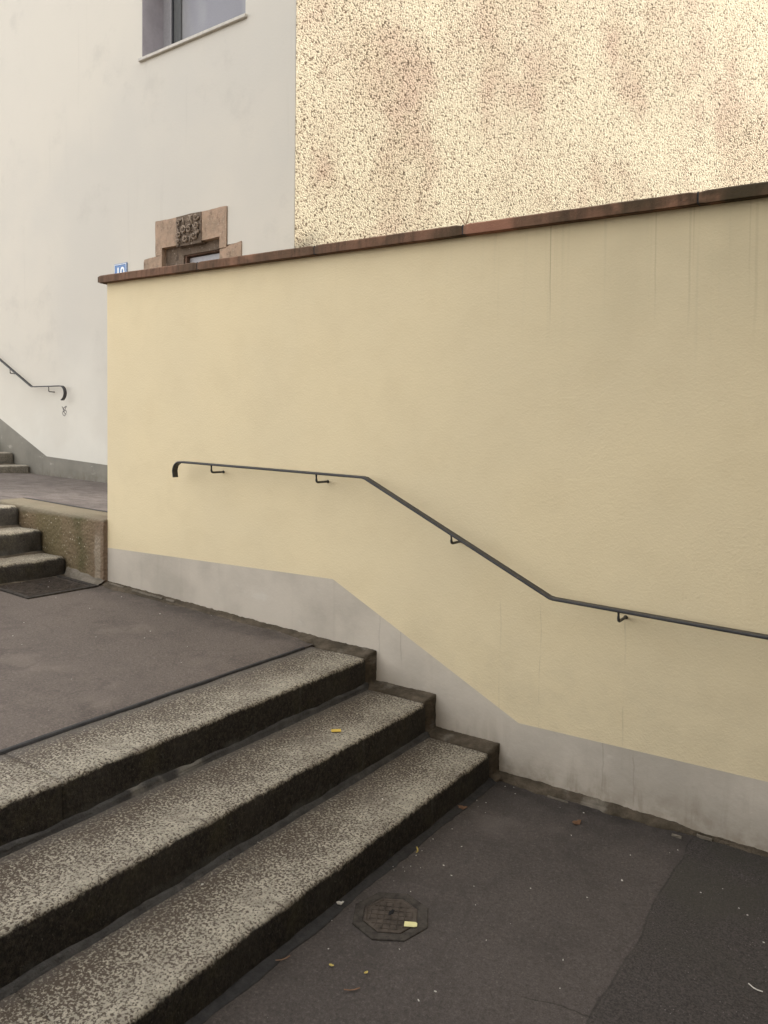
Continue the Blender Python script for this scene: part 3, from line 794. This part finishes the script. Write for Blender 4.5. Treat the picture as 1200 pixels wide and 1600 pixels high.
# ------------------------------------------------------------------ covers
def octa(r, z, cx, cy, rot, n=8): return [(cx + r * math.cos(R(rot) + 2 * math.pi * k / n), cy + r * math.sin(R(rot) + 2 * math.pi * k / n), z) for k in range(n)]
def ring_stack(bm, cx, cy, prof, n, rot):
    prev = None
    for r, z in prof:
        cur = [bm.verts.new(p) for p in octa(r, z, cx, cy, rot, n)]
        if prev:
            for k in range(n): bm.faces.new([prev[k], prev[(k + 1) % n], cur[(k + 1) % n], cur[k]])
        prev = cur
    return prev
mc = (-1.447, 2.150); mh = empty('manhole_cover', (mc[0], mc[1], G), 'small octagonal iron manhole cover at the foot of the lowest step', 'manhole cover')
bm = bmesh.new(); ring_stack(bm, *mc, [(.140, G - .03), (.140, G + .003), (.137, G + .005), (.106, G + .005), (.102, G + .002), (.102, G - .03)], 8, 8); link('octagonal_frame', bm, IRN, mh)
bm = bmesh.new(); last = ring_stack(bm, *mc, [(.100, G - .03), (.100, G + .004), (.097, G + .0055), (.091, G + .0055), (.088, G + .003)], 8, 8); bm.faces.new(last)
for k in range(-3, 4):
    for d in (0, 1):
        hw = math.sqrt(max(0, .078 ** 2 - (k * .024) ** 2)); a = R(28 + 90 * d)
        ex, ey = math.cos(a), math.sin(a); nx, ny = -ey, ex
        c0 = (mc[0] + nx * k * .024 - ex * hw, mc[1] + ny * k * .024 - ey * hw, G + .0035); c1 = (mc[0] + nx * k * .024 + ex * hw, mc[1] + ny * k * .024 + ey * hw, G + .0035)
        tube(bm, [c0, c1], .0022, 5)
link('lid', bm, IRD, mh)
bm = bmesh.new(); a = R(35); box(bm, -.016, .016, -.005, .005, G + .0055, G + .0065); box(bm, -.006, .006, -.008, .008, G + .0053, G + .0063)
bmesh.ops.rotate(bm, verts=bm.verts, cent=(0, 0, 0), matrix=Matrix.Rotation(R(95), 3, 'Z')); bmesh.ops.translate(bm, verts=bm.verts, vec=(mc[0] - .006, mc[1] + .012, 0)); link('key_slot', bm, BLK, mh)
zc = land_z(-5.05) 
sq = empty('square_drain_cover', (-5.03, 3.04, zc), 'square studded iron drain cover at the foot of the side flight', 'manhole cover')
def zq(x): return land_z(x) + .004
def tilt(bm):
    for v in bm.verts: v.co.z += -.036 * (v.co.x + 5.03)
x0, x1, y0, y1 = -5.36, -4.765, 2.745, 3.275
bm = bmesh.new(); 
for (a, b_, c, d) in ((x0, x1, y0, y0 + .035), (x0, x1, y1 - .035, y1), (x0, x0 + .035, y0 + .035, y1 - .035), (x1 - .035, x1, y0 + .035, y1 - .035)): box(bm, a, b_, c, d, zc - .05, zc + .010, bev=.002)
tilt(bm); link('frame', bm, IRN, sq)
bm = bmesh.new(); box(bm, x0 + .038, x1 - .038, y0 + .038, y1 - .038, zc - .05, zc + .004)
cx_, cy_ = (x0 + x1) / 2, (y0 + y1) / 2
for i in range(24):
    for j in range(22):
        x, y = x0 + .05 + i * .0215, y0 + .05 + j * .0205
        if x > x1 - .05 or y > y1 - .05: continue
        r_ = math.hypot(x - cx_, y - cy_)
        if .205 < r_ < .225: continue
        box(bm, x - .006, x + .006, y - .006, y + .006, zc + .0035, zc + .008)
tube(bm, [(cx_ + .215 * math.cos(2 * math.pi * k / 40), cy_ + .215 * math.sin(2 * math.pi * k / 40), zc + .005) for k in range(41)], .005, 6)
tilt(bm); link('studded_lid', bm, IRD, sq)
bm = bmesh.new(); box(bm, cx_ - .02, cx_ + .02, cy_ - .008, cy_ + .008, zc + .0082, zc + .0090); tilt(bm); link('key_slot', bm, BLK, sq)

# ------------------------------------------------------------------ litter, leaves, weed
def chip(name, x, y, z, sx, sy, rot, mt, label, cat, group=None, th=.0012, curl=.0, poly=None):
    bm = bmesh.new(); n = 6
    poly = poly or [(-.5, -.5), (.5, -.5), (.5, .5), (-.5, .5)]
    up = [bm.verts.new((a * sx, b * sy, th + curl * (a * a + .3 * b))) for a, b in poly]; lo = [bm.verts.new((a * sx, b * sy, curl * (a * a + .3 * b))) for a, b in poly]
    bm.faces.new(up); bm.faces.new(lo[::-1])
    for i in range(len(poly)): bm.faces.new([up[i], up[(i + 1) % len(poly)], lo[(i + 1) % len(poly)], lo[i]])
    bmesh.ops.rotate(bm, verts=bm.verts, cent=(0, 0, 0), matrix=Matrix.Rotation(R(rot), 3, 'Z')); bmesh.ops.translate(bm, verts=bm.verts, vec=(x, y, z))
    return meta(link(name, bm, mt, None, (x, y, z)), label, cat, group)
chip('paper_scrap', -1.360, 2.143, G + .0075, .026, .044, -62, PAP, 'pale yellow scrap of paper lying on the octagonal manhole cover', 'paper scrap', None, .0015, .002, [(-.5, -.5), (.5, -.5), (.5, .3), (.35, .5), (-.3, .5), (-.5, .35)])
chip('card_scrap', -2.150, 2.722, T[1] + .004, .030, .045, -48, PA2, 'mustard yellow card lying on the middle granite step', 'paper scrap', None, .002, .001)
leaf = [(-.5, 0), (-.3, .25), (-.05, .38), (.15, .2), (.3, .3), (.5, 0), (.3, -.2), (.1, -.4), (-.15, -.25), (-.35, -.3)]
stem = [(-.5, -.06), (-.1, -.16), (.2, -.1), (.5, .1), (.45, .25), (.1, .05), (-.15, .02), (-.5, .12)]
chip('fallen_leaf', -1.593, 2.552, G + .003, .045, .03, 115, LEY, 'yellow curled leaf on the asphalt beside the lowest step', 'leaf', None, .001, .012, stem)
chip('fallen_leaf', -1.151, 3.144, G + .004, .05, .035, 60, LEA, 'reddish brown dead leaf on the asphalt near the yellow wall', 'leaf', None, .001, .03, leaf)
chip('fallen_leaf', -1.615, 2.965, G + .005, .045, .03, 20, LEA, 'crumpled brown leaf in the corner of the lowest step and the wall', 'leaf', None, .001, .025, leaf)
chip('fallen_leaf', -1.342, 1.789, G + .003, .05, .022, 40, LEA, 'flat brown leaf fragment on the asphalt at the bottom edge', 'leaf', None, .001, .006, stem)
chip('fallen_leaf', -1.459, 1.835, G + .003, .018, .012, 10, LEY, 'tiny yellow leaf fragment between the lowest step and the bottom edge', 'leaf', None, .001, .004, leaf)
chip('fallen_leaf', -1.351, 1.873, G + .003, .016, .012, 70, LEY, 'tiny yellow leaf fragment right of its twin near the bottom edge', 'leaf', None, .001, .004, leaf)
chip('fallen_leaf', -1.600, 1.765, G + .004, .05, .014, 60, TWG, 'thin dry twig leaf at the foot of the lowest step', 'leaf', None, .001, .012, stem)
chip('plastic_scrap', -.346, 2.512, G + .004, .045, .016, -20, CRM, 'white curved scrap on the dark asphalt patch at the right edge', 'litter', None, .0015, .010, stem)
chip('plastic_scrap', -1.625, 2.090, G + .010, .028, .018, 40, CRM, 'crumpled white scrap at the foot of the lowest step left of the manhole cover', 'litter', None, .002, .02, leaf)
base = None
def crumbs(pts, z, label, group, s=(.004, .009)):
    global base
    for (x, y) in pts:
        zz = z(x, y) if callable(z) else z
        if base is None:
            bm = bmesh.new(); bmesh.ops.create_icosphere(bm, subdivisions=1, radius=1)
            for v in bm.verts: v.co *= 1 + .5 * mn.noise(v.co * 2); v.co.z *= .4
            me_ = bpy.data.meshes.new('litter_crumb'); bm.to_mesh(me_); bm.free(); me_.materials.append(CRM); base = me_
        o = bpy.data.objects.new('litter_crumb', base); COL.objects.link(o)
        k = random.uniform(*s); o.scale = (k * random.uniform(.7, 1.5), k * random.uniform(.5, 1), k); o.rotation_euler = (0, 0, random.uniform(0, 6)); o.location = (x, y, zz + k * .25)
        meta(o, label, 'litter', group)
low = [(-1.639, 2.639), (-1.398, 2.487), (-1.467, 2.288), (-1.623, 3.098), (-.86, 2.848), (-1.263, 3.236), (-1.16, 3.254), (-1.485, 3.238), (-1.457, 2.529), (-1.556, 2.403), (-.596, 2.936), (-1.117, 2.231), (-.874, 2.293), (-1.135, 1.932), (-.762, 3.15), (-.74, 3.19)]
for _ in range(24):
    low.append((random.uniform(-1.6, -.3), random.uniform(1.8, 3.2)))
for _ in range(16): low.append((random.uniform(-1.62, -1.50), random.uniform(2.3, 3.3)))
crumbs(low, lambda x, y: lowz(x, y), 'tiny pale crumb of litter on the lower asphalt', 'pale crumbs on the lower asphalt', (.0018, .004))
lan = [(-3.896, 2.208), (-2.974, 1.802), (-3.241, 2.081), (-4.126, 3.05), (-3.605, 3.283), (-3.608, 2.82), (-3.737, 2.55), (-4.288, 2.88), (-3.87, 3.098), (-4.0, 3.25), (-4.4, 3.2), (-5.35, 2.7), (-5.2, 2.95), (-4.95, 3.0), (-5.1, 3.1)]
for _ in range(12): lan.append((random.uniform(-4.8, -3), random.uniform(1.7, 3.3)))
crumbs(lan, lambda x, y: land_z(x, y) + (.012 if x < -4.75 else .002), 'tiny pale crumb of litter on the upper landing', 'pale crumbs on the upper landing', (.002, .006))
crumbs([(-1.987, 2.044), (-1.95, 1.74), (-1.80, 2.6)], T[2], 'tiny white crumb on the lowest granite step', 'white crumbs on the lowest step', (.004, .006))
chip('chewing_gum', -1.985, 1.90, T[2] + .003, .016, .014, 0, TAR, 'small black gum spot near the back of the lowest granite step', 'litter', None, .003, 0, leaf)
bm = bmesh.new()
for (a, b_, c) in (((-1.998, 1.02), (-2.006, 1.13), (-2.000, 1.205)), ((-2.006, 1.10), (-2.035, 1.15), (-2.052, 1.185)), ((-2.004, 1.12), (-1.985, 1.165), (-1.978, 1.20)), ((-1.99, 1.02), (-1.965, 1.10), (-1.95, 1.15)), ((-2.01, 1.02), (-2.05, 1.07), (-2.07, 1.09))):
    tube(bm, [(a[0], 3.62, a[1]), (b_[0], 3.615, b_[1]), (c[0], 3.61, c[1])], [.0028, .002, .001], 5)
meta(link('dry_weed', bm, TWG, None, (-2.0, 3.62, 1.03)), 'thin dry weed sprouting behind the brown coping against the pebbledash', 'plant')

# ------------------------------------------------------------------ light, sky, camera
SUN_EL, SUN_AZ = 38, 28      # azimuth measured from +X towards +Y
s = Vector((math.cos(R(SUN_EL)) * math.cos(R(SUN_AZ)), math.cos(R(SUN_EL)) * math.sin(R(SUN_AZ)), math.sin(R(SUN_EL))))
sd = bpy.data.lights.new('sun', 'SUN'); sd.energy = 2.0; sd.angle = R(.5); sd.color = (1, .93, .82)
so = bpy.data.objects.new('sun', sd); COL.objects.link(so); so.rotation_euler = s.to_track_quat('Z', 'Y').to_euler(); so.location = s * 30
w = bpy.data.worlds.new('World'); sc.world = w; w.use_nodes = True
nt = w.node_tree; bg = nt.nodes['Background']
sky = nt.nodes.new('ShaderNodeTexSky'); sky.sky_type = 'NISHITA'; sky.sun_disc = False
sky.sun_elevation = R(SUN_EL); sky.sun_rotation = R(90 - SUN_AZ); sky.dust_density = 3.0; sky.air_density = 1.0; sky.ozone_density = 1.0
hs = nt.nodes.new('ShaderNodeHueSaturation'); hs.inputs['Saturation'].default_value = .12
nt.links.new(sky.outputs[0], hs.inputs['Color']); nt.links.new(hs.outputs[0], bg.inputs[0]); bg.inputs[1].default_value = .15

cam = bpy.data.cameras.new('camera'); co = bpy.data.objects.new('camera', cam); COL.objects.link(co); sc.camera = co
yaw, pitch, roll = R(34.9), R(2.2), R(.7)
F = Vector((-math.sin(yaw) * math.cos(pitch), math.cos(yaw) * math.cos(pitch), -math.sin(pitch)))
Rv = Vector((math.cos(yaw), math.sin(yaw), 0)); U = Rv.cross(F)
R2 = Rv * math.cos(roll) + U * math.sin(roll); U2 = -Rv * math.sin(roll) + U * math.cos(roll)
co.matrix_world = Matrix(((R2.x, U2.x, -F.x, 0), (R2.y, U2.y, -F.y, 0), (R2.z, U2.z, -F.z, 0), (0, 0, 0, 1)))
cam.sensor_fit = 'VERTICAL'; cam.sensor_height = 36; cam.lens = 1188 / 1600 * 36; cam.shift_y = -.05
cam.clip_start = .05; cam.clip_end = 1000
sc.render.resolution_x = 768; sc.render.resolution_y = 1024
vs = sc.view_settings; vs.view_transform = 'Standard'; vs.look = 'None'; vs.gamma = 1; vs.exposure = 2.4
